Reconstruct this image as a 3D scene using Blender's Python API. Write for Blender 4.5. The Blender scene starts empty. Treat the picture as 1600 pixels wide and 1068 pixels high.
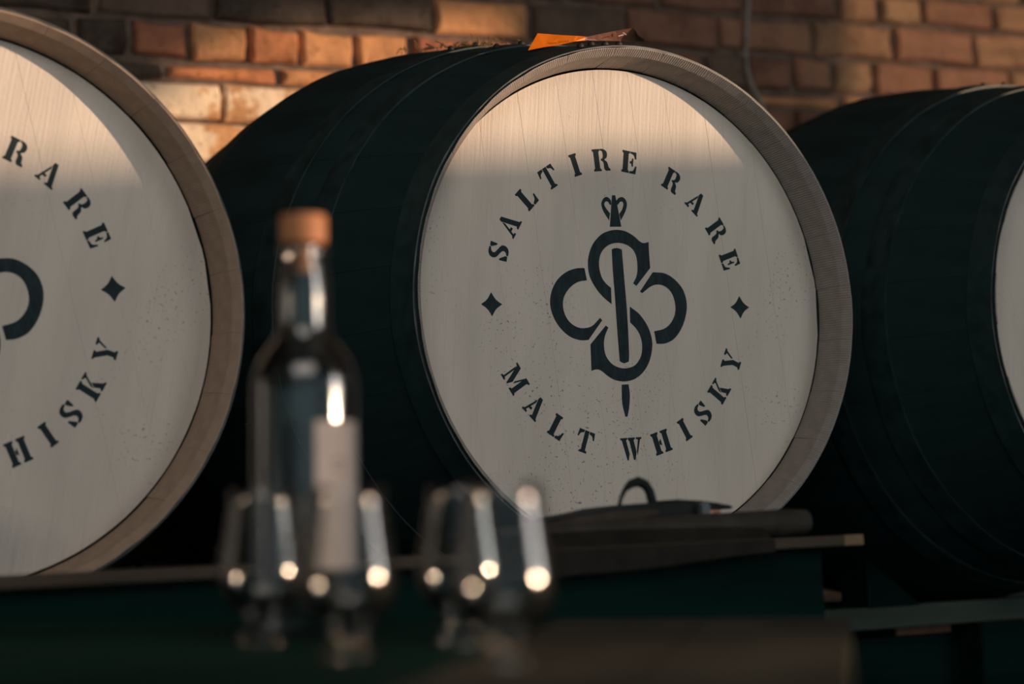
import bpy, bmesh, math, random
from mathutils import Vector, Matrix
random.seed(7)
PI = math.pi
scn = bpy.context.scene
col = scn.collection

# ------------------------------------------------------------------ camera
CAM = Vector((-1.8482, -2.7911, -0.3291))
RR = Vector((0.8648, -0.4999, -0.0476)).normalized()
DD = Vector((0.5022, 0.8606, 0.0844)).normalized()
UU = RR.cross(DD).normalized()
cd = bpy.data.cameras.new('camera')
cam = bpy.data.objects.new('camera', cd)
col.objects.link(cam)
cam.matrix_world = Matrix(((RR.x, UU.x, -DD.x, CAM.x), (RR.y, UU.y, -DD.y, CAM.y), (RR.z, UU.z, -DD.z, CAM.z), (0, 0, 0, 1)))
cd.sensor_width = 36
cd.lens = 85
cd.clip_start = 0.05
cd.dof.use_dof = True
cd.dof.focus_distance = 3.36
cd.dof.aperture_fstop = 2.9
scn.camera = cam

# ------------------------------------------------------------------ world, lights, exposure
w = bpy.data.worlds.new('world')
scn.world = w
w.use_nodes = True
w.node_tree.nodes['Background'].inputs[0].default_value = (0.62, 0.80, 0.86, 1)
w.node_tree.nodes['Background'].inputs[1].default_value = 0.42
SUNDIR = Vector((-0.772, 0.634, -0.045)).normalized()   # travel direction


def light(name, kind, loc, energy, color, target=None, **kw):
    l = bpy.data.lights.new(name, kind)
    o = bpy.data.objects.new(name, l)
    col.objects.link(o)
    l.energy = energy
    l.color = color
    for k, v in kw.items():
        setattr(l, k, v)
    o.location = loc
    if target is not None:
        o.rotation_euler = (Vector(target) - Vector(loc)).to_track_quat('-Z', 'Y').to_euler()
    return o


light('sun', 'SUN', (6, -5, 1), 4.2, (1.0, 0.67, 0.43), Vector((6, -5, 1)) + SUNDIR, angle=math.radians(0.75))
light('overhead_fill_light', 'AREA', (-1.9, -3.0, 1.95), 50, (1.0, 0.88, 0.80), (-0.6, 0.0, -0.1), shape='RECTANGLE', size=2.4, size_y=1.6)  # added overhead fill for the barrel heads, no roof opening here
light('left_streak_light', 'AREA', (-3.1, 0.7, 0.0), 5, (1.0, 0.86, 0.74), (-1.0, -1.1, -0.2), shape='RECTANGLE', size=0.5, size_y=1.0)  # added lamp for the pale streak on the bottle's left edge
light('side_window_light', 'AREA', (3.2, -4.3, 0.7), 36, (1.0, 0.94, 0.90), (-0.4, -0.3, 0.0), shape='RECTANGLE', size=2.0, size_y=1.8)

vs = scn.view_settings
vs.view_transform = 'Standard'
vs.look = 'None'
vs.exposure = 0.0
vs.gamma = 1.0
vs.use_curve_mapping = False


# ------------------------------------------------------------------ materials
def lin(r, g, b):
    f = lambda c: ((c / 255 + 0.055) / 1.055) ** 2.4 if c > 10 else c / 255 / 12.92
    return (f(r), f(g), f(b), 1)


class NT:
    def __init__(s, name, rough=0.6, metal=0.0, spec=0.5):
        s.m = bpy.data.materials.new(name)
        s.m.use_nodes = True
        s.n = s.m.node_tree.nodes
        s.l = s.m.node_tree.links
        s.b = s.n['Principled BSDF']
        s.b.inputs['Roughness'].default_value = rough
        s.b.inputs['Metallic'].default_value = metal
        s.b.inputs['Specular IOR Level'].default_value = spec

    def coord(s, scale=(1, 1, 1), rot=(0, 0, 0), kind='Object'):
        t = s.n.new('ShaderNodeTexCoord')
        mp = s.n.new('ShaderNodeMapping')
        mp.inputs['Scale'].default_value = scale
        mp.inputs['Rotation'].default_value = rot
        s.l.new(t.outputs[kind], mp.inputs[0])
        return mp.outputs[0]

    def noise(s, v, scale, detail=4, rough=0.55):
        n = s.n.new('ShaderNodeTexNoise')
        n.inputs['Scale'].default_value = scale
        n.inputs['Detail'].default_value = detail
        n.inputs['Roughness'].default_value = rough
        s.l.new(v, n.inputs['Vector'])
        return n.outputs['Fac']

    def ramp(s, f, stops):
        r = s.n.new('ShaderNodeValToRGB')
        e = r.color_ramp.elements
        e[0].position, e[0].color = stops[0]
        e[1].position, e[1].color = stops[-1]
        for p, c in stops[1:-1]:
            x = e.new(p)
            x.color = c
        s.l.new(f, r.inputs[0])
        return r.outputs[0]

    def mix(s, f, a, b, mode='MIX'):
        m = s.n.new('ShaderNodeMix')
        m.data_type = 'RGBA'
        m.blend_type = mode
        for k, v in ((0, f), (6, a), (7, b)):
            if isinstance(v, (int, float, tuple)):
                m.inputs[k].default_value = v
            else:
                s.l.new(v, m.inputs[k])
        return m.outputs[2]

    def color(s, c):
        if isinstance(c, tuple):
            s.b.inputs['Base Color'].default_value = c
        else:
            s.l.new(c, s.b.inputs['Base Color'])

    def bump(s, h, strength=0.3, dist=0.002, prev=None):
        b = s.n.new('ShaderNodeBump')
        b.inputs['Strength'].default_value = strength
        b.inputs['Distance'].default_value = dist
        s.l.new(h, b.inputs['Height'])
        if prev is not None:
            s.l.new(prev, b.inputs['Normal'])
        s.l.new(b.outputs[0], s.b.inputs['Normal'])
        return b.outputs[0]


def plain(name, c, rough=0.6, metal=0.0, spec=0.5, var=0.25, nscale=20, bump=0.2, stretch=(1, 1, 1)):
    t = NT(name, rough, metal, spec)
    v = t.coord(stretch)
    n = t.noise(v, nscale)
    d = tuple(x * (1 - var) for x in c[:3]) + (1,)
    e = tuple(min(1, x * (1 + var)) for x in c[:3]) + (1,)
    t.color(t.ramp(n, [(0.3, d), (0.7, e)]))
    if bump:
        t.bump(n, bump, 0.001)
    return t.m


def head_paint(name, rot, base, stain):
    """white brushed-on paint over vertical boards; board direction = local z turned by rot about y"""
    t = NT(name, 0.62, 0, 0.3)
    v = t.coord((1, 1, 1), (0, rot, 0))
    vs_ = t.n.new('ShaderNodeMapping')
    vs_.inputs['Scale'].default_value = (260, 30, 9)
    t.l.new(v, vs_.inputs[0])
    grain = t.noise(vs_.outputs[0], 1.0, 5, 0.6)
    vb = t.n.new('ShaderNodeMapping')
    vb.inputs['Scale'].default_value = (14, 4, 2.5)
    t.l.new(v, vb.inputs[0])
    broad = t.noise(vb.outputs[0], 1.0, 3)
    speck = t.noise(v, 230, 2, 0.5)
    area = t.noise(v, 6, 2)
    d = tuple(x * 0.86 for x in base[:3]) + (1,)
    c1 = t.ramp(broad, [(0.3, d), (0.65, base)])
    c2 = t.mix(t.ramp(grain, [(0.30, (0.25,) * 3 + (1,)), (0.42, (0, 0, 0, 1))]), c1, tuple(x * 0.72 for x in base[:3]) + (1,))
    # tiny pits where the paint missed the wood, clustered
    k = t.n.new('ShaderNodeMath')
    k.operation = 'MULTIPLY'
    t.l.new(t.ramp(speck, [(0.63, (0, 0, 0, 1)), (0.70, (1, 1, 1, 1))]), k.inputs[0])
    t.l.new(t.ramp(area, [(0.52, (0, 0, 0, 1)), (0.66, (0.75, 0.75, 0.75, 1))]), k.inputs[1])
    c3 = t.mix(k.outputs[0], c2, (0.12, 0.11, 0.10, 1))
    if stain:
        # bluish water stain low on the head
        g = t.n.new('ShaderNodeTexGradient')
        g.gradient_type = 'SPHERICAL'
        mp = t.n.new('ShaderNodeMapping')
        mp.vector_type = 'POINT'
        sx, sy, sz = 5.5, 0.001, 15
        px, pz = stain
        mp.inputs['Scale'].default_value = (sx, sy, sz)
        mp.inputs['Location'].default_value = (-px * sx, 0, -pz * sz)
        t.l.new(t.coord((1, 1, 1)), mp.inputs[0])
        t.l.new(mp.outputs[0], g.inputs[0])
        mm = t.n.new('ShaderNodeMath')
        mm.operation = 'MULTIPLY'
        t.l.new(g.outputs['Fac'], mm.inputs[0])
        t.l.new(t.ramp(grain, [(0.25, (0.9,) * 3 + (1,)), (0.75, (0.5,) * 3 + (1,))]), mm.inputs[1])
        c3 = t.mix(mm.outputs[0], c3, (0.17, 0.20, 0.25, 1))
    t.color(c3)
    b1 = t.bump(grain, 0.7, 0.0015)
    t.bump(speck, 0.35, 0.0010, b1)
    return t.m


def chime_mat(name, base, lines):
    t = NT(name, 0.7, 0, 0.25)
    v = t.coord((1, 1, 1))
    n = t.noise(v, 60, 4)
    d = tuple(x * 0.8 for x in base[:3]) + (1,)
    t.color(t.ramp(n, [(0.3, d), (0.7, base)]))
    wv = t.n.new('ShaderNodeTexWave')
    wv.wave_type = 'BANDS'
    wv.bands_direction = 'X'
    wv.inputs['Scale'].default_value = 90
    wv.inputs['Distortion'].default_value = 3.0
    wv.inputs['Detail'].default_value = 2
    t.l.new(v, wv.inputs['Vector'])
    b = t.bump(wv.outputs['Fac'], lines, 0.0012)
    t.bump(n, 0.25, 0.001, b)
    return t.m


M = {}
M['head_c'] = head_paint('white paint on boards', math.radians(-5.9), (0.70, 0.635, 0.565, 1), None)
M['head_l'] = head_paint('white paint on boards stained', math.radians(-11.6), (0.70, 0.635, 0.565, 1), (-0.03, -0.30))
M['chime_c'] = chime_mat('painted end grain', (0.34, 0.30, 0.275, 1), 0.55)
M['chime_l'] = chime_mat('bare tan end grain', (0.40, 0.29, 0.22, 1), 0.15)
M['body'] = plain('black stained oak', (0.019, 0.045, 0.046, 1), 0.75, 0, 0.15, 0.3, 14, 0.3, (1, 0.15, 1))
M['hoop'] = plain('black painted hoop steel', (0.019, 0.043, 0.044, 1), 0.6, 0.0, 0.2, 0.4, 30, 0.25)
M['hoop_front'] = plain('galvanised hoop steel', (0.018, 0.044, 0.045, 1), 0.5, 0.0, 0.5, 0.3, 40, 0.15)
M['rivet'] = plain('dark rusty rivet', (0.030, 0.026, 0.022, 1), 0.6, 0, 0.3, 0.3, 60, 0.1)
M['edge_dark'] = plain('dark hoop edge', (0.022, 0.045, 0.045, 1), 0.5, 0.0, 0.4, 0.5, 25, 0.2)
M['edge'] = plain('worn bare hoop edge', (0.055, 0.06, 0.058, 1), 0.4, 0.3, 0.5, 0.6, 25, 0.2)
M['ink'] = plain('dark blue grey stencil paint', (0.018, 0.033, 0.039, 1), 0.75, 0, 0.2, 0.35, 120, 0.3, (1, 1, 0.3))
M['mortar'] = plain('dark sooty mortar', (0.16, 0.115, 0.09, 1), 0.95, 0, 0.1, 0.35, 30, 0.5)
M['floor'] = plain('dark concrete', (0.010, 0.085, 0.072, 1), 0.95, 0, 0.05, 0.3, 8, 0.2)
M['plaster'] = plain('dark soot plaster', (0.02, 0.03, 0.028, 1), 0.95, 0, 0.1, 0.3, 4, 0.2)
M['timber'] = plain('dark old timber', (0.002, 0.014, 0.012, 1), 0.9, 0, 0.05, 0.35, 20, 0.4, (0.1, 1, 1))
M['rail'] = plain('greyed rack timber', (0.055, 0.075, 0.062, 1), 0.85, 0, 0.15, 0.3, 20, 0.4, (0.1, 1, 1))
M['plank'] = plain('brown bench plank', (0.065, 0.050, 0.036, 1), 0.75, 0, 0.2, 0.35, 18, 0.3, (0.15, 1, 1))
M['plank_end'] = plain('pale sawn wood end', (0.20, 0.14, 0.085, 1), 0.8, 0, 0.2, 0.2, 60, 0.2)
M['table'] = plain('dark stained table board', (0.002, 0.018, 0.013, 1), 0.95, 0, 0.03, 0.5, 6, 0.3, (0.4, 1, 1))
M['table_brown'] = plain('brown worn table board', (0.034, 0.030, 0.022, 1), 0.85, 0, 0.1, 0.5, 6, 0.3, (1, 0.4, 1))
M['table_side'] = plain('worn brown table wood', (0.045, 0.036, 0.026, 1), 0.8, 0, 0.15, 0.5, 6, 0.3, (0.4, 1, 1))
M['leather'] = plain('dark brown leather', (0.040, 0.036, 0.030, 1), 0.7, 0, 0.2, 0.3, 30, 0.35)
M['black_leather'] = plain('black leather', (0.012, 0.018, 0.018, 1), 0.65, 0, 0.2, 0.3, 30, 0.35)
M['navy'] = plain('navy cloth trim', (0.008, 0.030, 0.045, 1), 0.8, 0, 0.2, 0.2, 60, 0.2)
M['brown_leather'] = plain('mid brown leather', (0.050, 0.038, 0.030, 1), 0.7, 0, 0.2, 0.3, 30, 0.35)
M['copper'] = plain('worn copper', (0.50, 0.24, 0.15, 1), 0.4, 0.4, 0.5, 0.2, 60, 0.1)
M['steel'] = plain('dull steel collar', (0.06, 0.08, 0.09, 1), 0.4, 0.5, 0.5, 0.2, 60, 0.1)
M['conduit'] = plain('pale painted cable', (0.30, 0.26, 0.23, 1), 0.6, 0, 0.4, 0.15, 60, 0.1)
M['straw'] = plain('dry straw', (0.22, 0.14, 0.06, 1), 0.8, 0, 0.2, 0.3, 60, 0)
M['tag_orange'] = plain('orange plastic', (0.85, 0.20, 0.01, 1), 0.5, 0, 0.4, 0.08, 60, 0.1)
M['tag_brown'] = plain('brown film', (0.22, 0.10, 0.07, 1), 0.45, 0, 0.5, 0.15, 60, 0.1)
M['tag_print'] = plain('dark tag print', (0.25, 0.06, 0.01, 1), 0.6, 0, 0.2, 0.1, 60, 0)
M['tag_white'] = plain('white scuff', (0.75, 0.62, 0.5, 1), 0.6, 0, 0.2, 0.1, 60, 0)
M['cork'] = plain('turned wooden stopper', (0.42, 0.17, 0.07, 1), 0.55, 0, 0.4, 0.25, 30, 0.2)
M['label'] = plain('off white paper label', (0.48, 0.42, 0.40, 1), 0.8, 0, 0.2, 0.05, 40, 0.1)
M['label_print'] = plain('grey label print', (0.10, 0.09, 0.09, 1), 0.8, 0, 0.2, 0.1, 40, 0)


def brick_mat(name, c, dark=0.6, white=0.0):
    t = NT(name, 0.92, 0, 0.12)
    gi = t.n.new('ShaderNodeNewGeometry')
    v = gi.outputs['Position']
    n1 = t.noise(v, 11, 6, 0.68)
    n2 = t.noise(v, 55, 5, 0.7)
    n3 = t.noise(v, 7, 5, 0.65)
    d = tuple(x * dark for x in c[:3]) + (1,)
    e = tuple(min(1, x * 1.18) for x in c[:3]) + (1,)
    c1 = t.ramp(n1, [(0.36, d), (0.52, c), (0.68, e)])
    if white:
        c1 = t.mix(t.ramp(n3, [(0.45, (0, 0, 0, 1)), (0.52, (white,) * 3 + (1,))]), c1, (0.95, 0.78, 0.58, 1))
    c2 = t.mix(t.ramp(n2, [(0.33, (0.75,) * 3 + (1,)), (0.42, (0, 0, 0, 1))]), c1, tuple(x * 0.35 for x in c[:3]) + (1,))
    t.color(c2)
    b = t.bump(n1, 0.8, 0.012)
    t.bump(n2, 0.8, 0.004, b)
    return t.m


BR = [brick_mat('brick orange', (0.58, 0.25, 0.12, 1)), brick_mat('brick buff orange', (0.62, 0.31, 0.15, 1), 0.7),
      brick_mat('brick red brown', (0.42, 0.17, 0.10, 1)), brick_mat('brick dusty brown', (0.36, 0.20, 0.13, 1)),
      brick_mat('brick shade dark', (0.10, 0.075, 0.06, 1), 0.5)]  # last one is near-black, shade put into its colour
BRD = [brick_mat('brick shaded brown', (0.22, 0.12, 0.085, 1)), brick_mat('brick shaded red', (0.26, 0.13, 0.09, 1)), brick_mat('brick shaded grey', (0.16, 0.11, 0.085, 1), 0.7)]  # darker copies for bricks out of the sun, shade painted in
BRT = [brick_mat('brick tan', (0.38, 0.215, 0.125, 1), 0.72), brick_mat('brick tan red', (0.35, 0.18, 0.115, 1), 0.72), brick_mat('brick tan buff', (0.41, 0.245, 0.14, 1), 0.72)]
BRW = brick_mat('whitewashed brick', (0.62, 0.34, 0.17, 1), 0.7, 0.9)


def glass_mat(name, rough, tint, ior=1.42):
    """thin-walled clear glass: each surface lets light straight through and mirrors by Fresnel"""
    t = NT(name, rough)
    tr = t.n.new('ShaderNodeBsdfTransparent')
    tr.inputs[0].default_value = tint
    gl = t.n.new('ShaderNodeBsdfGlossy')
    gl.inputs['Roughness'].default_value = rough
    fr = t.n.new('ShaderNodeFresnel')
    fr.inputs['IOR'].default_value = ior
    mx = t.n.new('ShaderNodeMixShader')
    t.l.new(fr.outputs[0], mx.inputs[0])
    t.l.new(tr.outputs[0], mx.inputs[1])
    t.l.new(gl.outputs[0], mx.inputs[2])
    t.l.new(mx.outputs[0], t.n['Material Output'].inputs[0])
    return t.m


M['glass'] = glass_mat('clear glass', 0.09, (0.96, 0.97, 0.97, 1))
M['bottle'] = glass_mat('clear bottle glass', 0.12, (0.92, 0.94, 0.94, 1), 1.55)


# ------------------------------------------------------------------ mesh helpers
def link(name, me, mat=None, parent=None):
    o = bpy.data.objects.new(name, me)
    col.objects.link(o)
    if mat is not None and not me.materials:
        for m in (mat if isinstance(mat, (list, tuple)) else [mat]):
            me.materials.append(m)
    if parent is not None:
        o.parent = parent
    return o


def from_bm(name, bm, mat=None, parent=None, smooth=False):
    me = bpy.data.meshes.new(name)
    bmesh.ops.recalc_face_normals(bm, faces=bm.faces)
    bm.to_mesh(me)
    bm.free()
    if smooth:
        for p in me.polygons:
            p.use_smooth = True
        me.set_sharp_from_angle(angle=math.radians(35))
    return link(name, me, mat, parent)


def tag(o, label, cat, group=None):
    o['label'] = label
    o['category'] = cat
    if group:
        o['group'] = group
    return o


def empty(name, loc=(0, 0, 0), mat=None):
    o = bpy.data.objects.new(name, None)
    o.empty_display_size = 0.05
    col.objects.link(o)
    if mat is not None:
        o.matrix_world = mat
    else:
        o.location = loc
    return o


def box(bm, x0, x1, y0, y1, z0, z1, bev=0.0):
    vs_ = [bm.verts.new(p) for p in ((x0, y0, z0), (x1, y0, z0), (x1, y1, z0), (x0, y1, z0), (x0, y0, z1), (x1, y0, z1), (x1, y1, z1), (x0, y1, z1))]
    fs = [bm.faces.new([vs_[i] for i in f]) for f in ((0, 3, 2, 1), (4, 5, 6, 7), (0, 1, 5, 4), (1, 2, 6, 5), (2, 3, 7, 6), (3, 0, 4, 7))]
    if bev:
        es = list({e for f in fs for e in f.edges})
        bmesh.ops.bevel(bm, geom=es, offset=bev, segments=1, affect='EDGES')
    return fs


def boxo(name, x0, x1, y0, y1, z0, z1, mat, parent=None, bev=0.0):
    bm = bmesh.new()
    box(bm, x0, x1, y0, y1, z0, z1, bev)
    return from_bm(name, bm, mat, parent)


def lathe(bm, prof, n=48, axis='z', ang=(0, 2 * PI)):
    full = abs(ang[1] - ang[0] - 2 * PI) < 1e-6
    rings = []
    cnt = n if full else n + 1
    for (r, h) in prof:
        ring = []
        if r < 1e-6 and full:
            ring = [bm.verts.new((0, 0, h) if axis == 'z' else (0, h, 0))] * cnt
        else:
            for i in range(cnt):
                a = ang[0] + (ang[1] - ang[0]) * i / n
                x, y = r * math.cos(a), r * math.sin(a)
                ring.append(bm.verts.new((x, y, h) if axis == 'z' else (x, h, y)))
        rings.append(ring)
    for a, b in zip(rings[:-1], rings[1:]):
        for i in range(n):
            j = (i + 1) % cnt
            q = []
            for v in (a[i], a[j], b[j], b[i]):
                if v not in q:
                    q.append(v)
            if len(q) >= 3:
                try:
                    bm.faces.new(q)
                except ValueError:
                    pass
    return rings


def tube(bm, pts, r, n=8, cap=True, flat=1.0):
    pts = [Vector(p) for p in pts]
    rings = []
    up = Vector((0.03, 0.05, 1))
    for i, p in enumerate(pts):
        t = (pts[min(i + 1, len(pts) - 1)] - pts[max(i - 1, 0)]).normalized()
        a = t.cross(up)
        if a.length < 1e-3:
            a = t.cross(Vector((0, 1, 0)))
        a.normalize()
        b = t.cross(a)
        rr = r[i] if isinstance(r, (list, tuple)) else r
        rings.append([bm.verts.new(p + a * math.cos(2 * PI * k / n) * rr * flat + b * math.sin(2 * PI * k / n) * rr) for k in range(n)])
    for a, b in zip(rings[:-1], rings[1:]):
        for k in range(n):
            bm.faces.new((a[k], a[(k + 1) % n], b[(k + 1) % n], b[k]))
    if cap:
        bm.faces.new(rings[0][::-1])
        bm.faces.new(rings[-1])


def catmull(pts, sub=6):
    """closed outline; entries (x, y) smooth or (x, y, 1) corner"""
    P = [(Vector(p[:2]), len(p) > 2) for p in pts]
    n = len(P)
    out = []
    for i in range(n):
        p1, c1 = P[i]
        p2, c2 = P[(i + 1) % n]
        p0 = p1 * 2 - p2 if c1 else P[i - 1][0]
        p3 = p2 * 2 - p1 if c2 else P[(i + 2) % n][0]
        if c1 and c2:
            out.append(p1)
            continue
        for k in range(sub):
            t = k / sub
            out.append(0.5 * ((2 * p1) + (p2 - p0) * t + (2 * p0 - 5 * p1 + 4 * p2 - p3) * t * t + (3 * p1 - p0 - 3 * p2 + p3) * t ** 3))
    return out


from mathutils.geometry import tessellate_polygon


def prism(bm, outline, y_front, y_back):
    """outline in (x, z); extruded along y"""
    o = [Vector((p[0], p[1], 0)) for p in outline]
    tris = tessellate_polygon([o])
    f = [bm.verts.new((p.x, y_front, p.y)) for p in o]
    b = [bm.verts.new((p.x, y_back, p.y)) for p in o]
    for t in tris:
        try:
            bm.faces.new([f[i] for i in t])
        except ValueError:
            pass
    for i in range(len(o)):
        j = (i + 1) % len(o)
        bm.faces.new((f[i], b[i], b[j], f[j]))


# ------------------------------------------------------------------ the setting
FLOOR = -1.15
YW = 1.35


def structure(o):
    o['kind'] = 'structure'
    return o


structure(boxo('floor', -3.2, 4.7, -6.6, 1.7, FLOOR - 0.1, FLOOR, M['floor']))
structure(boxo('ceiling', -3.2, 4.7, -6.6, 1.7, 2.1, 2.2, M['plaster']))
structure(boxo('wall_left', -3.3, -3.2, -2.6, 1.7, FLOOR, 2.1, M['plaster']))

# brick wall: mortar slab and bricks
wall = structure(boxo('wall_back', -3.2, 4.5, YW + 0.012, YW + 0.30, FLOOR, 2.1, M['mortar']))
SL = 0.0125


def zl(z0, x):
    return z0 + SL * x


# courses measured from the photograph: bottom line of each, at x = 0
lines = [0.336, 0.413, 0.490, 0.567, 0.604, 0.682, 0.766, 0.836, 0.910, 0.985]
brick_meshes = {}


def brick_mesh(wd, ht, k, mat):
    key = (round(wd, 2), round(ht, 3), k, mat.name)
    if key in brick_meshes:
        return brick_meshes[key]
    rnd = random.Random(hash((round(wd * 100), round(ht * 1000), k)) & 0xffff)
    bm = bmesh.new()
    a, c, dpt = wd / 2, ht / 2, 0.05
    j = lambda s=0.0045: rnd.uniform(-s, s)
    front = [(-a, -c), (0 + j(.01), -c), (a, -c), (a, 0 + j(.01)), (a, c), (0 + j(.01), c), (-a, c), (-a, 0 + j(.01))]
    front = [(x + j(), z + j()) for x, z in front]
    ins = 0.006
    fr = [bm.verts.new((x * (1 - ins / a), -0.004 + j(.0015), z * (1 - ins / c))) for x, z in front]
    md = [bm.verts.new((x, 0.003, z)) for x, z in front]
    bk = [bm.verts.new((x, dpt, z)) for x, z in front]
    cv = bm.verts.new((j(.01), -0.005, j(.005)))
    for i in range(8):
        n = (i + 1) % 8
        bm.faces.new((cv, fr[i], fr[n]))
        bm.faces.new((fr[i], md[i], md[n], fr[n]))
        bm.faces.new((md[i], bk[i], bk[n], md[n]))
    bmesh.ops.recalc_face_normals(bm, faces=bm.faces)
    me = bpy.data.meshes.new('brick')
    bm.to_mesh(me)
    bm.free()
    me.materials.append(mat)
    brick_meshes[key] = me
    return me


def add_brick(x0, x1, zb, zt, mat, proud=None):
    gap = 0.0065 + random.uniform(0, 0.003)
    if mat is BRW:
        gap = 0.003
    xc = (x0 + x1) / 2
    me = brick_mesh(x1 - x0 - 2 * gap, zt - zb - 0.013, random.randrange(3), mat)
    o = bpy.data.objects.new('brick', me)
    col.objects.link(o)
    o.parent = wall
    pr = random.uniform(-0.004, 0.006) if proud is None else proud
    o.location = (xc, YW - pr, zl((zb + zt) / 2, xc))
    o.rotation_euler = (0, -math.atan(SL) + random.uniform(-0.012, 0.012), random.uniform(-0.02, 0.02))
    s = 1 + random.uniform(-0.02, 0.02)
    o.scale = (s, 1, 1 + random.uniform(-0.03, 0.02))


def pick(x, z):  # brick tone by wall zone, shade painted into the dark zones
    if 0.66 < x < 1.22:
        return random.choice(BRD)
    if x <= 0.66:
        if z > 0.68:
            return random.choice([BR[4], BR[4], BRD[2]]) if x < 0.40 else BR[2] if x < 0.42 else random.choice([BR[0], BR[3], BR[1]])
        if x < -0.2 and z > 0.55:  # left of the sun patch, shade put into the brick colour
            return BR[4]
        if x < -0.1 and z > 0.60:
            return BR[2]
        return random.choice([BR[0], BR[1], BR[0], BR[1], BR[2]])
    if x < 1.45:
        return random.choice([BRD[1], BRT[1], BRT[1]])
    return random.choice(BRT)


XL, XR = -0.75, 2.45
verts = {
    0.336: ('s', -0.70), 0.413: ('s', -0.60),
    0.490: [-0.75, -0.52, -0.29, -0.036, 0.20, 0.42, 0.64, 0.86, 0.97, 1.19, 1.305, 1.413, 1.523, 1.63, 1.85, 2.07, 2.29, 2.45],
    0.567: [-0.75, -0.60, -0.37, -0.148, 0.084, 0.31, 0.54, 0.76, 0.98, 1.20, 1.43, 1.65, 1.87, 2.09, 2.31, 2.45],
    0.604: [-0.75, -0.66, -0.55, -0.44, -0.325, -0.215, -0.098, 0.019, 0.131, 0.247, 0.372, 0.490, 0.605, 0.72, 0.835, 0.95, 1.07, 1.187, 1.305, 1.413, 1.523, 1.70, 1.92, 2.14, 2.36, 2.45],
    0.682: [-0.75, -0.51, -0.28, -0.048, 0.189, 0.421, 0.649, 0.88, 1.115, 1.364, 1.588, 1.819, 2.04, 2.26, 2.45],
    0.766: [-0.75, -0.62, -0.40, -0.17, 0.06, 0.29, 0.52, 0.74, 0.965, 1.19, 1.438, 1.55, 1.676, 1.886, 2.11, 2.33, 2.45],
    0.836: ('s', -0.74), 0.910: ('h', -0.70),
}
for i, z in enumerate(lines[:-1]):
    zt = lines[i + 1]
    v = verts[z]
    if isinstance(v, tuple):
        st = 0.228 if v[0] == 's' else 0.114
        xs = [v[1]]
        while xs[-1] < XR - 0.05:
            xs.append(xs[-1] + st + random.uniform(-0.006, 0.006))
        v = xs
    for a, b in zip(v[:-1], v[1:]):
        xc = (a + b) / 2
        m = pick(xc, z)
        if z in (0.490, 0.413) and xc < 0.18:
            m = BRW
        if z == 0.567:
            if b - a < 0.05:
                continue
            m = BR[4] if xc < -0.2 else BR[1] if xc > 0 else BR[0]  # left end of this course takes the painted-in shade too
        add_brick(a, b, z, zt, m)

# the rest of the wall (outside the picture) as one joined layer of bricks
bm = bmesh.new()
rr = random.Random(3)
zc = FLOOR
row = 0
while zc < 2.05:
    x = -3.2 + (0.11 if row % 2 else 0)
    while x < 4.4:
        wv = 0.228 if row % 4 else 0.114
        spans = [(x + 0.007, min(4.45, x + wv - 0.007))]
        if zc + 0.060 > 0.336 and zc < 0.975:      # leave room for the single bricks
            spans = [(spans[0][0], min(spans[0][1], XL - 0.004)), (max(spans[0][0], XR + 0.004), spans[0][1])]
        for p, q in spans:
            if q - p > 0.012:
                y0 = YW - rr.uniform(0, 0.006)
                box(bm, p, q, y0, YW + 0.03, zc + 0.006, zc + 0.069)
        x += wv
    zc += 0.0755
    row += 1
rest = from_bm('brickwork', bm, BR[3], wall)
rest['kind'] = 'stuff'

# right wall with the window openings beyond the frame, stepped to shape the low sun
XRW = 4.5
wr = bmesh.new()
T = 0.06
y_edges = [(-6.6, -6.2), (-5.15, -4.98), (-1.87, -1.20), (0.05, 1.7)]
for a, b in y_edges:
    box(wr, XRW, XRW + T, a, b, FLOOR, 2.1)
for (a, b, s, t) in ((-6.2, -5.635, -0.35, 1.2), (-5.635, -5.15, 0.158, 1.2), (-4.98, -2.62, 0.487, 0.74), (-2.62, -2.50, 0.487, 0.80), (-2.50, -2.42, 0.487, 0.885), (-2.42, -2.34, 0.487, 0.93), (-2.34, -1.87, 0.487, 0.965), (-1.20, 0.05, 0.60, 1.4)):
    box(wr, XRW, XRW + T, a, b, FLOOR, s)
    box(wr, XRW, XRW + T, a, b, t, 2.1)
structure(from_bm('wall_right', wr, M['plaster']))
slats = structure(empty('added_slats', (XRW + 0.03, -0.575, 1.0)))  # added unseen slats that dim the sun on the right-hand bricks
n = 20
for k in range(n):
    z = -0.39 + 0.78 * k / (n - 1)
    boxo('sun_slat', -0.01, 0.01, -0.62, 0.62, z - 0.010, z + 0.010, M['timber'], slats)

# ------------------------------------------------------------------ barrels
LB, R0, R1, HD = 1.2, 0.3590, 0.4675, 0.056


def rad(y):
    t = abs(2 * y / LB - 1)
    t = math.sqrt(t * t + 0.004) if t < 0.9 else t
    return R0 + (R1 - R0) * (1 - min(1, t) ** 1.25)


NST = 28


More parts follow.
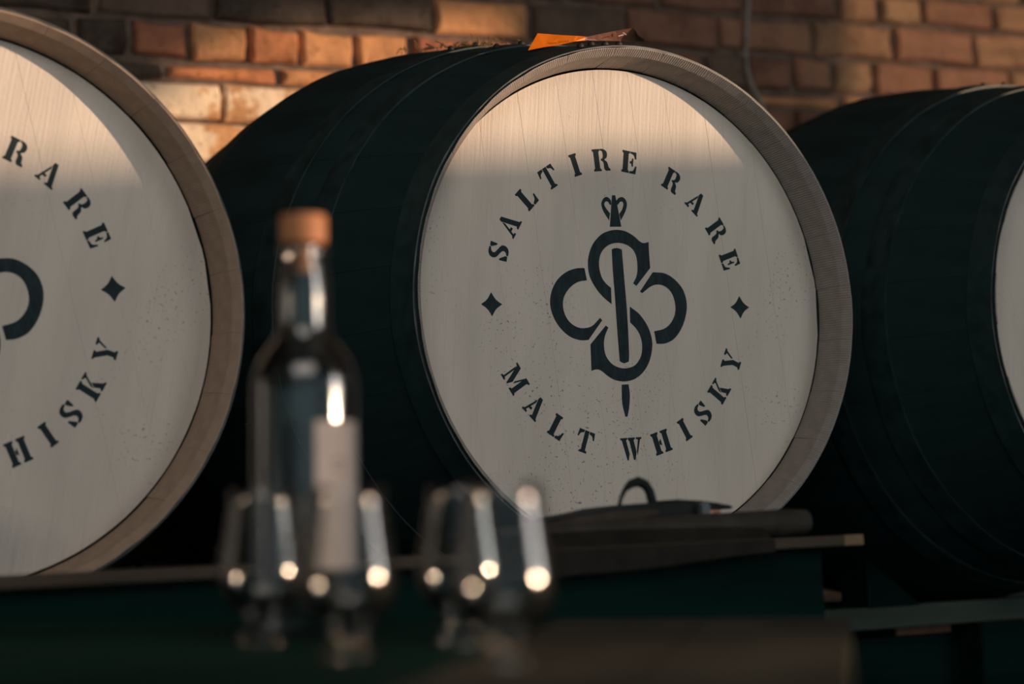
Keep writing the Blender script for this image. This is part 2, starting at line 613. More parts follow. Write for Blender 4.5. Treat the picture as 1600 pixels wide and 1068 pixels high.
def stave_mesh(name, k, mats):
    """one stave along +y, centred on angle pi/2 (top); bevelled, painted chime at the front end"""
    rnd = random.Random(k * 13 + 5)
    bm = bmesh.new()
    half = PI / NST * 0.996
    e0 = rnd.uniform(-0.0012, 0.0012)
    ys = [0.0, 0.012, 0.056, 0.075, 0.12, 0.2, 0.25, 0.3, 0.4, 0.5, 0.6, 0.7, 0.8, 0.9, 1.0, 1.1, 1.16, 1.2]
    M_ = 4
    outer, inner = [], []
    for i, y in enumerate(ys):
        ro = rad(y)
        if i == 0:
            ri = 0.3572 + rnd.uniform(-0.001, 0.001)
            y = e0
        elif i == 1:
            ri = 0.3490
        elif y == 0.056:
            ri = 0.3405 + rnd.uniform(-0.0005, 0.0005)
        elif y == 0.075:
            ri = 0.3425
        else:
            ri = ro - 0.024
        ca = [PI / 2 - half + 2 * half * j / M_ for j in range(M_ + 1)]
        # slight flat on each stave's outer face
        outer.append([bm.verts.new((math.cos(a) * (ro - (0.0008 if j in (0, M_) else 0)), y, math.sin(a) * (ro - (0.0008 if j in (0, M_) else 0)))) for j, a in enumerate(ca)])
        inner.append([bm.verts.new((math.cos(a) * ri, y, math.sin(a) * ri)) for a in ca])
    for i in range(len(ys) - 1):
        for j in range(M_):
            f = bm.faces.new((outer[i][j], outer[i][j + 1], outer[i + 1][j + 1], outer[i + 1][j]))
            f.material_index = 0
            f = bm.faces.new((inner[i][j], inner[i + 1][j], inner[i + 1][j + 1], inner[i][j + 1]))
            f.material_index = 1 if i < 2 else 0
        for j in (0, M_):
            f = bm.faces.new((outer[i][j], outer[i + 1][j], inner[i + 1][j], inner[i][j]))
            f.material_index = 1 if i < 2 else 0
    for j in range(M_):
        f = bm.faces.new((outer[0][j], inner[0][j], inner[0][j + 1], outer[0][j + 1]))
        f.material_index = 1
        bm.faces.new((outer[-1][j], outer[-1][j + 1], inner[-1][j + 1], inner[-1][j]))
    bmesh.ops.recalc_face_normals(bm, faces=bm.faces)
    me = bpy.data.meshes.new(name)
    bm.to_mesh(me)
    bm.free()
    for m in mats:
        me.materials.append(m)
    return me


def hoop_mesh(y0, y1, first=False):
    bm = bmesh.new()
    n_ = 128
    ys = [y0, (y0 + y1) / 2, y1]
    th = 0.0028
    prof = [(rad(y) + 0.0003, y) for y in ys] + [(rad(y) + th + (0.0006 if i == 2 else 0), y) for i, y in list(enumerate(ys))[::-1]]
    prof.append(prof[0])
    rings = []
    rnd = random.Random(int(y0 * 1000))
    ph = rnd.uniform(0, 6)
    for (r, y) in prof[:-1]:
        ring = []
        for i in range(n_):
            a = 2 * PI * i / n_
            wob = 0.0006 * math.sin(3 * a + ph) + 0.0004 * math.sin(11 * a + ph)
            ring.append(bm.verts.new(((r + wob * (r > rad(y) + 0.001)) * math.cos(a), y + wob, (r + wob * (r > rad(y) + 0.001)) * math.sin(a))))
        rings.append(ring)
    rings.append(rings[0])
    for q, (a, b) in enumerate(zip(rings[:-1], rings[1:])):
        for i in range(n_):
            j = (i + 1) % n_
            f = bm.faces.new((a[i], a[j], b[j], b[i]))
            f.material_index = 1 if q == 5 else 0
    bmesh.ops.recalc_face_normals(bm, faces=bm.faces)
    me = bpy.data.meshes.new('hoop')
    bm.to_mesh(me)
    bm.free()
    for p in me.polygons:
        p.use_smooth = True
    me.set_sharp_from_angle(angle=math.radians(35))
    me.materials.append(M['hoop'] if not first else M['hoop_front'])
    me.materials.append(M['edge'] if first else M['edge_dark'])
    return me


def rivet_mesh():
    bm = bmesh.new()
    lathe(bm, [(0.0052, 0), (0.0052, 0.0025), (0.0042, 0.0050), (0.0022, 0.0062), (0.0, 0.0066)], 10)
    me = bpy.data.meshes.new('rivet')
    bm.to_mesh(me)
    bm.free()
    me.materials.append(M['rivet'])
    return me


HOOPS = [(0.005, 0.050), (0.205, 0.250), (0.315, 0.360), (0.84, 0.885), (1.03, 1.075), (1.15, 1.197)]
hoop_meshes = [hoop_mesh(a, b, i in (0,)) for i, (a, b) in enumerate(HOOPS)]
riv = rivet_mesh()

# ---- stencilled lettering, drawn as outlines of a slab serif stencil face (cap height 1)
ST = [(0, 0, 1), (.43, 0, 1), (.43, .08, 1), (.36, .13, 1), (.36, .87, 1), (.43, .92, 1), (.43, 1, 1), (0, 1, 1), (0, .92, 1), (.07, .87, 1), (.07, .13, 1), (0, .08, 1)]


def sh(poly, dx):
    return [(p[0] + dx,) + tuple(p[1:]) for p in poly]


GL = {
    'I': (.42, [ST]),
    'L': (.82, [ST, [(.47, 0, 1), (.79, 0, 1), (.84, .40, 1), (.76, .40, 1), (.66, .2), (.47, .10, 1)]]),
    'T': (.96, [[(.26, 0, 1), (.70, 0, 1), (.70, .07, 1), (.60, .13, 1), (.60, 1, 1), (.36, 1, 1), (.36, .13, 1), (.26, .07, 1)],
                [(.33, 1, 1), (.04, 1, 1), (0, .66, 1), (.07, .66, 1), (.15, .82), (.33, .89, 1)],
                [(.63, 1, 1), (.92, 1, 1), (.96, .66, 1), (.89, .66, 1), (.81, .82), (.63, .89, 1)]]),
    'E': (.84, [ST, [(.46, 1, 1), (.80, 1, 1), (.82, .68, 1), (.75, .68, 1), (.66, .85), (.46, .92, 1)],
                [(.46, 0, 1), (.82, 0, 1), (.86, .36, 1), (.78, .36, 1), (.68, .15), (.46, .09, 1)],
                [(.46, .55, 1), (.55, .58), (.58, .70, 1), (.65, .70, 1), (.65, .32, 1), (.58, .32, 1), (.55, .44), (.46, .46, 1)]]),
    'R': (.94, [ST, [(.46, 1, 1), (.64, .99), (.80, .90), (.85, .74), (.78, .58), (.66, .51), (.80, .38), (.85, .16), (.94, .08, 1), (.94, 0, 1), (.70, 0, 1), (.60, .10), (.59, .34), (.53, .45), (.46, .47, 1), (.46, .55, 1), (.54, .57), (.60, .68), (.59, .86), (.53, .92), (.46, .93, 1)]]),
    'A': (.98, [[(0, 0, 1), (.30, 0, 1), (.30, .07, 1), (.20, .11, 1), (.25, .25, 1), (.42, .25, 1), (.42, .36, 1), (.29, .36, 1), (.40, .68, 1), (.36, .82, 1), (.09, .11, 1), (0, .07, 1)],
                [(.40, 1, 1), (.57, 1, 1), (.90, .10, 1), (.98, .07, 1), (.98, 0, 1), (.54, 0, 1), (.54, .07, 1), (.63, .12, 1), (.37, .88, 1)]]),
    'S': (.82, [[(.50, 1, 1), (.28, .99), (.09, .88), (.05, .70), (.14, .54), (.46, .37), (.54, .25), (.48, .13), (.38, .09, 1), (.38, 0, 1), (.58, .02), (.74, .12), (.80, .30), (.72, .46), (.38, .63), (.29, .74), (.34, .86), (.50, .92, 1)],
                [(.54, .97, 1), (.76, 1, 1), (.77, .66, 1), (.69, .66, 1), (.54, .88, 1)],
                [(.34, .03, 1), (.10, 0, 1), (.04, .37, 1), (.13, .37, 1), (.34, .13, 1)]]),
    'M': (1.20, [[(0, 0, 1), (.30, 0, 1), (.30, .07, 1), (.20, .11, 1), (.20, .70, 1), (.11, .86, 1), (.11, .11, 1), (0, .07, 1)],
                 [(0, 1, 1), (.33, 1, 1), (.62, .32, 1), (.52, .04, 1), (.47, .04, 1), (.12, .90, 1), (0, .93, 1)],
                 [(.66, .42, 1), (.88, 1, 1), (1.20, 1, 1), (1.20, .93, 1), (1.11, .88, 1), (1.11, .12, 1), (1.20, .07, 1), (1.20, 0, 1), (.76, 0, 1), (.76, .07, 1), (.86, .12, 1), (.86, .74, 1), (.70, .30, 1)]]),
    'W': (1.22, [[(0, 1, 1), (.40, 1, 1), (.40, .93, 1), (.33, .89, 1), (.47, .30, 1), (.40, 0, 1), (.33, 0, 1), (.09, .89, 1), (0, .93, 1)],
                 [(.44, 1, 1), (.84, 1, 1), (.84, .93, 1), (.76, .89, 1), (.88, .34, 1), (.78, 0, 1), (.70, 0, 1), (.52, .84, 1), (.44, .93, 1)],
                 [(.90, 1, 1), (1.22, 1, 1), (1.22, .93, 1), (1.13, .89, 1), (.94, .22, 1), (.91, .40, 1), (1.02, .89, 1), (.90, .93, 1)]]),
    'H': (1.00, [ST, sh(ST, .58), [(.38, .42, 1), (.50, .36, 1), (.50, .66, 1), (.38, .56, 1)]]),
    'K': (.98, [ST, [(.46, .52, 1), (.66, .84, 1), (.62, .91), (.52, .93, 1), (.52, 1, 1), (.88, 1, 1), (.88, .93, 1), (.78, .88), (.58, .56, 1), (.46, .36, 1)],
                [(.62, .56, 1), (.88, .12, 1), (.98, .07, 1), (.98, 0, 1), (.54, 0, 1), (.54, .07, 1), (.62, .12, 1), (.50, .36, 1)]]),
    'Y': (1.00, [[(.28, 0, 1), (.70, 0, 1), (.70, .07, 1), (.61, .13, 1), (.61, .46, 1), (.36, .93 - .05, 1), (.40, .93, 1), (.40, 1, 1), (0, 1, 1), (0, .93, 1), (.09, .88, 1), (.37, .40, 1), (.37, .13, 1), (.28, .07, 1)],
                 [(.66, 1, 1), (1.0, 1, 1), (1.0, .93, 1), (.90, .88, 1), (.68, .50, 1), (.63, .56, 1), (.79, .88, 1), (.66, .93, 1)]]),
}
glyph_me = {}


def glyph(ch):
    if ch in glyph_me:
        return glyph_me[ch]
    wd, polys = GL[ch]
    bm = bmesh.new()
    for p in polys:
        o = [((q.x - wd / 2), (q.y - 0.5)) for q in catmull(p, 4)]
        prism(bm, o, -0.01, 0.02)
    me = bpy.data.meshes.new('stencilled_letter')
    bmesh.ops.recalc_face_normals(bm, faces=bm.faces)
    bm.to_mesh(me)
    bm.free()
    me.materials.append(M['ink'])
    glyph_me[ch] = me
    return me


LET = [('S', -70.0), ('A', -58.0), ('L', -44.2), ('T', -31.0), ('I', -17.6), ('R', -5.1), ('E', 8.1), ('R', 29.4), ('A', 43.5), ('R', 58.2), ('E', 71.2),
       ('M', -121.0), ('A', -134.5), ('L', -147.2), ('T', -160.4), ('W', 177.8), ('H', 163.4), ('I', 151.0), ('S', 139.8), ('K', 127.2), ('Y', 113.7)]

# emblem outlines, drawn in units of the photograph and brought onto the head plane
EM6 = [
    [(385, 450, 1), (340, 412), (300, 362), (270, 303), (262, 240), (268, 188), (290, 133), (330, 88), (370, 69), (410, 63), (455, 70), (500, 95), (530, 122), (552, 132), (578, 126, 1), (580, 180), (586, 262, 1), (515, 355, 1), (498, 342, 1), (517, 298), (520, 250), (514, 203), (495, 165), (460, 140), (415, 131), (370, 142), (335, 175), (320, 222), (322, 270), (335, 313), (355, 342), (382, 366, 1)],
    [(480, 463, 1), (530, 503), (570, 560), (592, 618), (597, 672), (585, 740), (555, 798), (510, 838), (460, 853), (410, 848), (370, 828), (335, 800), (310, 790), (280, 798, 1), (275, 660, 1), (355, 562, 1), (368, 572, 1), (350, 618), (345, 665), (355, 718), (385, 760), (425, 781), (465, 784), (508, 768), (537, 725), (545, 672), (536, 620), (515, 580), (482, 545, 1)],
    [(243, 262, 1), (256, 326, 1), (210, 335), (170, 362), (140, 405), (131, 450), (140, 500), (165, 542), (205, 570), (245, 575), (285, 563), (325, 522, 1), (336, 534, 1), (265, 637, 1), (220, 638), (165, 618), (112, 568), (77, 505), (64, 440), (75, 375), (105, 320), (150, 282), (200, 264)],
    [(533, 385, 1), (545, 393, 1), (590, 358), (628, 348), (667, 360), (700, 395), (717, 450), (716, 500), (695, 547), (660, 578), (607, 592, 1), (620, 657, 1), (665, 655), (712, 630), (750, 575), (773, 505), (776, 440), (757, 375), (715, 323), (662, 290), (600, 284, 1)],
    [(386, 165, 1), (400, 159), (420, 159), (438, 166, 1), (453, 340), (466, 500), (476, 700), (474, 750, 1), (450, 758), (428, 748, 1), (415, 590), (402, 400), (392, 280)],
    [(438, 870, 1), (473, 868, 1), (480, 920), (477, 985), (468, 1037, 1), (457, 1037, 1), (441, 965)],
]
EM7 = [
    [(580, 190, 1), (618, 190, 1), (650, 350, 1), (690, 565, 1), (555, 565, 1), (566, 400, 1)],
    [(568, 255, 1), (540, 220), (505, 210), (470, 240), (453, 300), (480, 385), (545, 490, 1), (556, 405, 1), (508, 345), (487, 295), (505, 264), (535, 270), (555, 305, 1), (570, 300, 1)],
    [(640, 300, 1), (652, 302, 1), (675, 270), (702, 268), (716, 298), (700, 360), (666, 415, 1), (685, 490, 1), (738, 385), (757, 300), (738, 238), (700, 212), (660, 222), (632, 255, 1)],
]
HEADC = Vector((-0.0093, 0.0, 0.0043))   # centre of the lettering on the middle barrel's head


def px_on_head(x, y):
    v = DD + RR * ((x - 800) / 3778) - UU * ((y - 534) / 3778)
    t = (HD - CAM.y) / v.y
    p = CAM + v * t
    return (p.x - HEADC.x, p.z - HEADC.z)


EMBLEM = []
for poly in EM6:
    EMBLEM.append([px_on_head(840 + q.x / 3.338, 340 + q.y / 3.338) for q in catmull(poly, 5)])
for poly in EM7:
    EMBLEM.append([px_on_head(880 + q.x / 7.63, 280 + q.y / 7.63) for q in catmull(poly, 5)])
bm = bmesh.new()
for p in EMBLEM:
    prism(bm, p, -0.0004, 0.001)
bmesh.ops.recalc_face_normals(bm, faces=bm.faces)
emblem_me = bpy.data.meshes.new('painted_emblem')
bm.to_mesh(emblem_me)
bm.free()
emblem_me.materials.append(M['ink'])
bm = bmesh.new()
dia = []
for k in range(4):
    a = PI / 2 * k
    dia.append((math.cos(a) * 0.0165, math.sin(a) * 0.0165, 1))
    dia.append((math.cos(a + PI / 4) * 0.0095, math.sin(a + PI / 4) * 0.0095))
prism(bm, catmull(dia, 4), -0.0004, 0.001)
bmesh.ops.recalc_face_normals(bm, faces=bm.faces)
dia_me = bpy.data.meshes.new('painted_diamond')
bm.to_mesh(dia_me)
bm.free()
dia_me.materials.append(M['ink'])


def board_strips(parent, rot, seams, mat, seed):
    """head boards cut to the circle, running along local z turned by rot"""
    Rh = 0.3380
    ca, sa = math.cos(rot), math.sin(rot)
    rnd = random.Random(seed)
    for a, b in zip(seams[:-1], seams[1:]):
        a1, b1 = max(a, -Rh + 1e-4), min(b, Rh - 1e-4)
        N = 10
        lo = [(a1 + (b1 - a1) * i / N) for i in range(N + 1)]
        top = [(x, math.sqrt(max(0, Rh * Rh - x * x))) for x in lo]
        bot = [(x, -math.sqrt(max(0, Rh * Rh - x * x))) for x in lo[::-1]]
        # extra points along the long edges are not needed: edges are straight
        out = top + bot
        g = 0.0001
        cx = (a1 + b1) / 2
        bm = bmesh.new()

        def ring(y, ins):
            r = []
            for (x, z) in out:
                k = (cx - x)
                xx = x + (ins if k > 0 else -ins) * min(1, abs(k) / (0.5 * (b1 - a1)))
                rr_ = math.hypot(xx, z)
                zz = z * (1 - ins / max(rr_, 0.05))
                r.append(bm.verts.new((ca * xx - sa * zz, y, sa * xx + ca * zz)))
            return r
        dy = rnd.uniform(-0.0002, 0.0002)
        r0 = ring(HD + dy, g + 0.0002)
        r1 = ring(HD + 0.0004, 0.0)
        r2 = ring(HD + 0.024, 0.0)
        n_ = len(out)
        bm.faces.new(r0)
        for u, v in ((r0, r1), (r1, r2)):
            for i in range(n_):
                j = (i + 1) % n_
                try:
                    bm.faces.new((u[i], u[j], v[j], v[i]))
                except ValueError:
                    pass
        from_bm('head_board', bm, mat, parent)


def barrel(loc, label, chime, headm, brot, seams, lrot, lcen, lscale, seed, rivang):
    b = empty('barrel', loc)
    tag(b, label, 'barrel', None)
    rnd = random.Random(seed)
    smesh = [stave_mesh('stave', k + seed * 10, [M['body'], chime]) for k in range(4)]
    off = rnd.uniform(0, 1)
    for k in range(NST):
        o = bpy.data.objects.new('stave', smesh[rnd.randrange(4)])
        col.objects.link(o)
        o.parent = b
        o.rotation_euler = (0, 2 * PI * (k + off) / NST, 0)
    for i, hm in enumerate(hoop_meshes):
        h = bpy.data.objects.new('hoop', hm)
        col.objects.link(h)
        h.parent = b
        if i == 0:
            h['label'] = 'grey steel hoop round the painted end'
        h.rotation_euler = (0, rnd.uniform(0, 6), 0)
        y0, y1 = HOOPS[i]
        for q, (deg, fy) in enumerate({0: ((91, 0.5), (95.5, 0.3), (97, 0.75), (101, 0.5)), 1: ((96.5, 0.5), (102.5, 0.5)), 2: ((98.5, 0.4), (104, 0.5))}.get(i, ((97, 0.5), (103, 0.5)))):
            r_ = bpy.data.objects.new('rivet', riv)
            col.objects.link(r_)
            r_.parent = h
            a = math.radians(deg) - rivang
            y = y0 + (y1 - y0) * fy
            # cancel the hoop's own turn so rivets stay near the top
            hr = h.rotation_euler[1]
            rad_ = rad(y) + 0.0020
            m = Matrix.Rotation(-hr, 4, 'Y') @ Matrix.Translation((math.cos(a) * rad_, y, math.sin(a) * rad_)) @ Matrix.Rotation(PI / 2 - a, 4, 'Y')
            r_.matrix_local = m
    board_strips(b, brot, seams, headm, seed)
    ca, sa = math.cos(lrot), math.sin(lrot)
    CH = 0.0315
    for ch, ang in LET:
        o = bpy.data.objects.new('stencilled_letter', glyph(ch))
        col.objects.link(o)
        o.parent = b
        a = math.radians(ang) - lrot
        rr_ = 0.2045 * lscale
        o.location = (lcen[0] + rr_ * math.sin(a), HD - 0.0001, lcen[1] + rr_ * math.cos(a))
        up = abs(ang) < 90
        o.rotation_euler = (0, a if up else a + PI, 0)
        o.scale = (CH * 0.92 * lscale, 0.03, CH * lscale)
    for ang in (-92.9 + 2.2, 90.9):
        o = bpy.data.objects.new('painted_diamond', dia_me)
        col.objects.link(o)
        o.parent = b
        a = math.radians(ang) - lrot
        o.location = (lcen[0] + 0.207 * lscale * math.sin(a), HD, lcen[1] + 0.207 * lscale * math.cos(a))
        o.rotation_euler = (0, -lrot, 0)
    e = bpy.data.objects.new('painted_emblem', emblem_me)
    col.objects.link(e)
    e.parent = b
    e.location = (lcen[0], HD, lcen[1])
    e.rotation_euler = (0, -lrot, 0)
    e.scale = (lscale, 1, lscale)
    # back head, never seen: one board disc
    bm = bmesh.new()
    bmesh.ops.create_circle(bm, cap_ends=True, radius=0.34, segments=48, matrix=Matrix.Translation((0, LB - 0.05, 0)) @ Matrix.Rotation(PI / 2, 4, 'X'))
    from_bm('back_head', bm, M['body'], b)
    return b


d2r = math.radians
barrel((0, 0, 0), 'middle barrel, full painted head in view behind the bottle and glasses', M['chime_c'], M['head_c'], d2r(5.9),
       [-0.34, -0.262, -0.195, -0.128, -0.062, 0.0, 0.0583, 0.1175, 0.182, 0.258, 0.34], d2r(0), (HEADC.x, HEADC.z), 1.0, 1, 0.0)
barrel((-0.968, 0, -0.007), 'nearest barrel cut off by the left edge, tan unpainted rim and blue grey stain', M['chime_l'], M['head_l'], d2r(11.6),
       [-0.34, -0.25, -0.18, -0.11, -0.045, 0.025, 0.09, 0.152, 0.214, 0.278, 0.34], d2r(4.9), (0.0046, 0.0090), 0.983, 2, 0.05)
barrel((0.992, 0, -0.007), 'farthest barrel at the right edge, dark side in view and head cut off', M['chime_c'], M['head_c'], d2r(5.9),
       [-0.34, -0.27, -0.20, -0.13, -0.062, 0.0, 0.06, 0.12, 0.19, 0.26, 0.34], d2r(2), (0, 0), 1.0, 3, 0.12)

# ------------------------------------------------------------------ rack under the barrels
rack = empty('barrel_rack', (0, 0.45, FLOOR))
tag(rack, 'dark timber rack whose long rail carries the row of barrels', 'rack')
for yy in (0.395, 0.745):
    o = boxo('rail', -1.9, 2.4, yy - 0.45, yy - 0.45 + 0.065, -0.494 - FLOOR, -0.4562 - FLOOR, M['rail'], rack, 0.003)
    for xx in (-1.7, -0.35, 0.95, 2.25):
        boxo('post', xx - 0.05, xx + 0.05, yy - 0.45 - 0.01, yy - 0.45 + 0.075, 0, -0.494 - FLOOR, M['timber'], rack, 0.004)
boxo('shade_board', -1.9, 2.4, 0.0, 0.02, 0.30, -0.51 - FLOOR, M['timber'], rack, 0.002)  # dark boards added to stand for the shade beneath the rail
boxo('shade_board', -1.9, 2.4, 0.0, 0.02, 0.01, 0.296, M['timber'], rack, 0.002)
# wedge holding the far barrel, lying on the rail
bm = bmesh.new()
prism(bm, [(0, 0), (0.11, 0), (0.012, 0.075), (0, 0.075)], 0, 0.07)
wdg = from_bm('wooden_wedge', bm, M['timber'])
wdg.location = (0.665, 0.392, -0.4562)
tag(wdg, 'dark wooden wedge on the rail beneath the two right-hand barrels', 'wedge')

# ------------------------------------------------------------------ things on top of the middle barrel
TOPZ = lambda y: rad(y) + 0.003


def px_at_y(x, y, yy):
    v = DD + RR * ((x - 800) / 3778) - UU * ((y - 534) / 3778)
    t = (yy - CAM.y) / v.y
    return CAM + v * t


# twisted strip: orange half and brown half
strip = empty('plastic_strip', px_at_y(905, 66, 0.10))
tag(strip, 'twisted orange and brown plastic strip lying on top of the middle barrel', 'strip')
inv = strip.location.copy()


def strip_part(name, quads, mat, lbl):
    bm = bmesh.new()
    th = Vector((0, 0.0008, 0))
    prev = None
    for (a, b, ya, yb) in quads:
        A = px_at_y(*a, ya) - inv
        B = px_at_y(*b, yb) - inv
        cur = [bm.verts.new(A), bm.verts.new(B), bm.verts.new(B + th), bm.verts.new(A + th)]
        if prev:
            for k in range(4):
                bm.faces.new((prev[k], prev[(k + 1) % 4], cur[(k + 1) % 4], cur[k]))
        else:
            bm.faces.new(cur[::-1])
        prev = cur
    bm.faces.new(prev)
    o = from_bm(name, bm, mat, strip)
    o['label'] = lbl
    return o


strip_part('strip_half', [((840, 52), (825, 78.5), 0.135, 0.10), ((860, 53.5), (850, 73.5), 0.135, 0.105), ((880, 55), (875, 70), 0.13, 0.11), ((900, 56), (896, 65), 0.125, 0.115), ((918, 57.5), (916, 63), 0.12, 0.12)], M['tag_orange'], 'bright orange half')
strip_part('strip_half', [((916, 57.5), (914, 62.5), 0.12, 0.12), ((935, 53.5), (935, 63.5), 0.115, 0.12), ((960, 48.5), (962, 64), 0.11, 0.12), ((988, 43.5), (985, 65), 0.10, 0.12), ((992, 47), (995, 64.5), 0.10, 0.118), ((997, 55), (1000, 64.3), 0.10, 0.116), ((1007, 62.5), (1007.5, 64.5), 0.10, 0.114)], M['tag_brown'], 'brown half with white scuffs')
bm = bmesh.new()
for (x, y, l_, s) in ((966, 56.5, 4, 0.6), (970, 55.2, 4, 0.5), (973, 51, 3, -0.6), (975.5, 53, 3, -0.6)):
    p0 = px_at_y(x, y, 0.103) - inv
    p1 = px_at_y(x + l_, y - s * 2, 0.103) - inv
    tube(bm, [p0, p1], 0.0006, 4)
from_bm('scuff_mark', bm, M['tag_white'], strip)
bm = bmesh.new()
xx = 872
for k in range(6):
    p0 = px_at_y(xx, 67.6 - 0.25 * k, 0.104) - inv
    p1 = px_at_y(xx + 1.2, 64.2 - 0.25 * k, 0.104) - inv
    p2 = px_at_y(xx + 2.2, 67.0 - 0.25 * k, 0.104) - inv
    tube(bm, [p0, p1, p2], 0.0003, 4)
    xx += 2.8
from_bm('print_marks', bm, M['tag_print'], strip)

# straw and moss blown onto the barrel top
bm = bmesh.new()
rnd = random.Random(11)
for k in range(70):
    px = rnd.gauss(640, 38) if k % 2 else rnd.gauss(680, 22)
    yy = 0.30 + (720 - px) / 160 * 0.35 + rnd.uniform(-0.03, 0.03)
    base = None
    # surface point: silhouette top of the barrel at this depth
    a = math.radians(rnd.uniform(86, 102))
    r_ = rad(yy) + 0.003
    base = Vector((math.cos(a) * r_, yy, math.sin(a) * r_))
    L_ = rnd.uniform(0.008, 0.022)
    dr = Vector((rnd.uniform(-1, 1), rnd.uniform(-.6, .6), rnd.uniform(0.02, 0.55))).normalized()
    p1 = base + dr * L_ * 0.5 + Vector((0, 0, 0.001))
    p2 = base + dr * L_ + Vector((rnd.uniform(-.003, .003), 0, -0.001))
    tube(bm, [base, p1, p2], rnd.uniform(0.0006, 0.0013), 4)
st = from_bm('dry_straw', bm, M['straw'])
tag(st, 'scatter of dry straw and moss on the shoulder of the middle barrel', 'straw')
st['kind'] = 'stuff'

# pale cable on the wall
bm = bmesh.new()
pts = [px_at_y(x, y, YW - 0.014) for x, y in ((1171, -240), (1170, -120), (1169, 0), (1168, 30), (1166, 60), (1166, 90), (1168, 110), (1172, 127), (1179, 142), (1188, 158), (1196, 180), (1200, 230))]
tube(bm, pts, 0.0048, 10)
cb = from_bm('wall_cable', bm, M['conduit'], smooth=True)
tag(cb, 'pale cable running down the brick wall above the right-hand barrels', 'cable')

# ------------------------------------------------------------------ bench behind the bottle
BX1 = -0.079
ZT = -0.3335
bench = empty('bench', (-1.1, -0.40, FLOOR))
tag(bench, 'long dark bench with a thin brown top plank in front of the barrels', 'bench')
oz = -FLOOR


def bb(name, x0, x1, y0, y1, z0, z1, mat, lbl=None, bev=0.001):
    o = boxo(name, x0 + 1.1, x1 + 1.1, y0 + 0.40, y1 + 0.40, z0 + oz, z1 + oz, mat, bench, bev)
    if lbl:
        o['label'] = lbl
    return o


bb('top_plank', -1.3, -0.107, -0.55, -0.40, ZT - 0.0125, ZT, M['plank'])
bb('top_plank', -1.3, -0.125, -0.397, -0.25, ZT - 0.0125, ZT, M['plank'])
bb('plank_end', -0.107, BX1, -0.55, -0.40, ZT - 0.0125, ZT, M['plank_end'], 'paler sawn end of the plank')
bb('apron', -1.28, -0.13, -0.535, -0.515, ZT - 0.10, ZT - 0.0125, M['timber'])
for xx in (-1.22, -0.20):
    for yy in (-0.51, -0.30):
        bb('leg', xx - 0.03, xx + 0.03, yy, yy + 0.05, FLOOR, ZT - 0.0125, M['timber'])

# leather roll with a flap hanging over the bench edge
roll = empty('leather_roll', (-0.36, -0.52, ZT))
tag(roll, 'long brown leather roll lying on the bench, its end right of the pouch', 'roll')
bm = bmesh.new()
pts, rs = [], []
for k in range(15):
    t = k / 14
    pts.append(Vector((-0.24 + 0.457 * t, 0.006 * math.sin(4 * t), 0.0135 + 0.004 * t)))
    rs.append(0.0125 + 0.004 * t - (0.0025 if k in (0, 14) else 0))
tube(bm, pts, rs, 18)
from_bm('rolled_body', bm, M['leather'], roll, True)
bm = bmesh.new()
prof = [(0.016, 0.020), (0.0, 0.021), (-0.014, 0.016), (-0.024, 0.004), (-0.0335, -0.004), (-0.0345, -0.022), (-0.034, -0.036)]
prev = None
for k in range(13):
    t = k / 12
    x = -0.25 + 0.40 * t
    cur = []
    for i, (yy, zz) in enumerate(prof):
        zz2 = zz if i < 5 else zz + 0.020 * t + 0.0015 * math.sin(9 * t + i)
        cur.append(bm.verts.new((x, yy, zz2)))
    if prev:
        for i in range(len(prof) - 1):
            bm.faces.new((prev[i], cur[i], cur[i + 1], prev[i + 1]))
    prev = cur
g = bmesh.ops.solidify(bm, geom=bm.faces[:], thickness=0.0015)
from_bm('hanging_flap', bm, M['leather'], roll, True)

# dark pouch with strap loop
YP = -0.455
pouch = empty('leather_pouch', (-0.44, YP, ZT))
tag(pouch, 'dark leather pouch with an upright strap loop, on the bench before the middle barrel', 'pouch')
P0 = pouch.location.copy()


def pp(x, y, yy=YP):
    return px_at_y(x, y, yy) - P0


def slab(name, out, ya, yb, mat, parent, puff=0.0, orig=P0):
    """outline in picture points at the mid depth, given real thickness along y"""
    bm = bmesh.new()
    pts = [px_at_y(x, y, (ya + yb) / 2) - orig for x, y in out]
    f0 = [bm.verts.new((p.x, ya - orig.y, p.z)) for p in pts]
    f1 = [bm.verts.new((p.x, yb - orig.y, p.z)) for p in pts]
    bm.faces.new(f0)
    bm.faces.new(f1[::-1])
    n_ = len(pts)
    for i in range(n_):
        bm.faces.new((f0[i], f1[i], f1[(i + 1) % n_], f0[(i + 1) % n_]))
    bmesh.ops.bevel(bm, geom=bm.edges[:], offset=0.0025, segments=2, affect='EDGES')
    return from_bm(name, bm, mat, parent, True)


slab('pouch_body', [(846, 812), (870, 806), (905, 800), (940, 792), (985, 787), (1030, 786), (1060, 790), (1064, 862), (850, 872)], -0.487, -0.412, M['black_leather'], pouch)
slab('top_flap', [(852, 818), (905, 806), (960, 798), (1030, 795), (1030, 806), (960, 816), (905, 831), (852, 842)], -0.493, -0.484, M['brown_leather'], pouch)
slab('trim_band', [(855, 846), (905, 833), (960, 820), (1020, 811), (1022, 824), (960, 838), (905, 852), (858, 864)], -0.494, -0.484, M['navy'], pouch)
slab('closure_band', [(1058, 790), (1075, 786), (1077, 830), (1060, 834)], -0.496, -0.402, M['steel'], pouch)
slab('pointed_flap', [(1036, 781), (1070, 783), (1100, 787), (1124, 791), (1124, 796), (1095, 797), (1070, 795), (1036, 795)], -0.472, -0.412, M['black_leather'], pouch)
bm = bmesh.new()
loop = [(967, 792), (970, 778), (976, 765), (985, 756), (997, 752), (1008, 757), (1015, 768), (1018, 780), (1021, 794)]
rs = [0.0022, 0.0022, 0.0028, 0.005, 0.006, 0.0058, 0.0055, 0.0055, 0.0055]
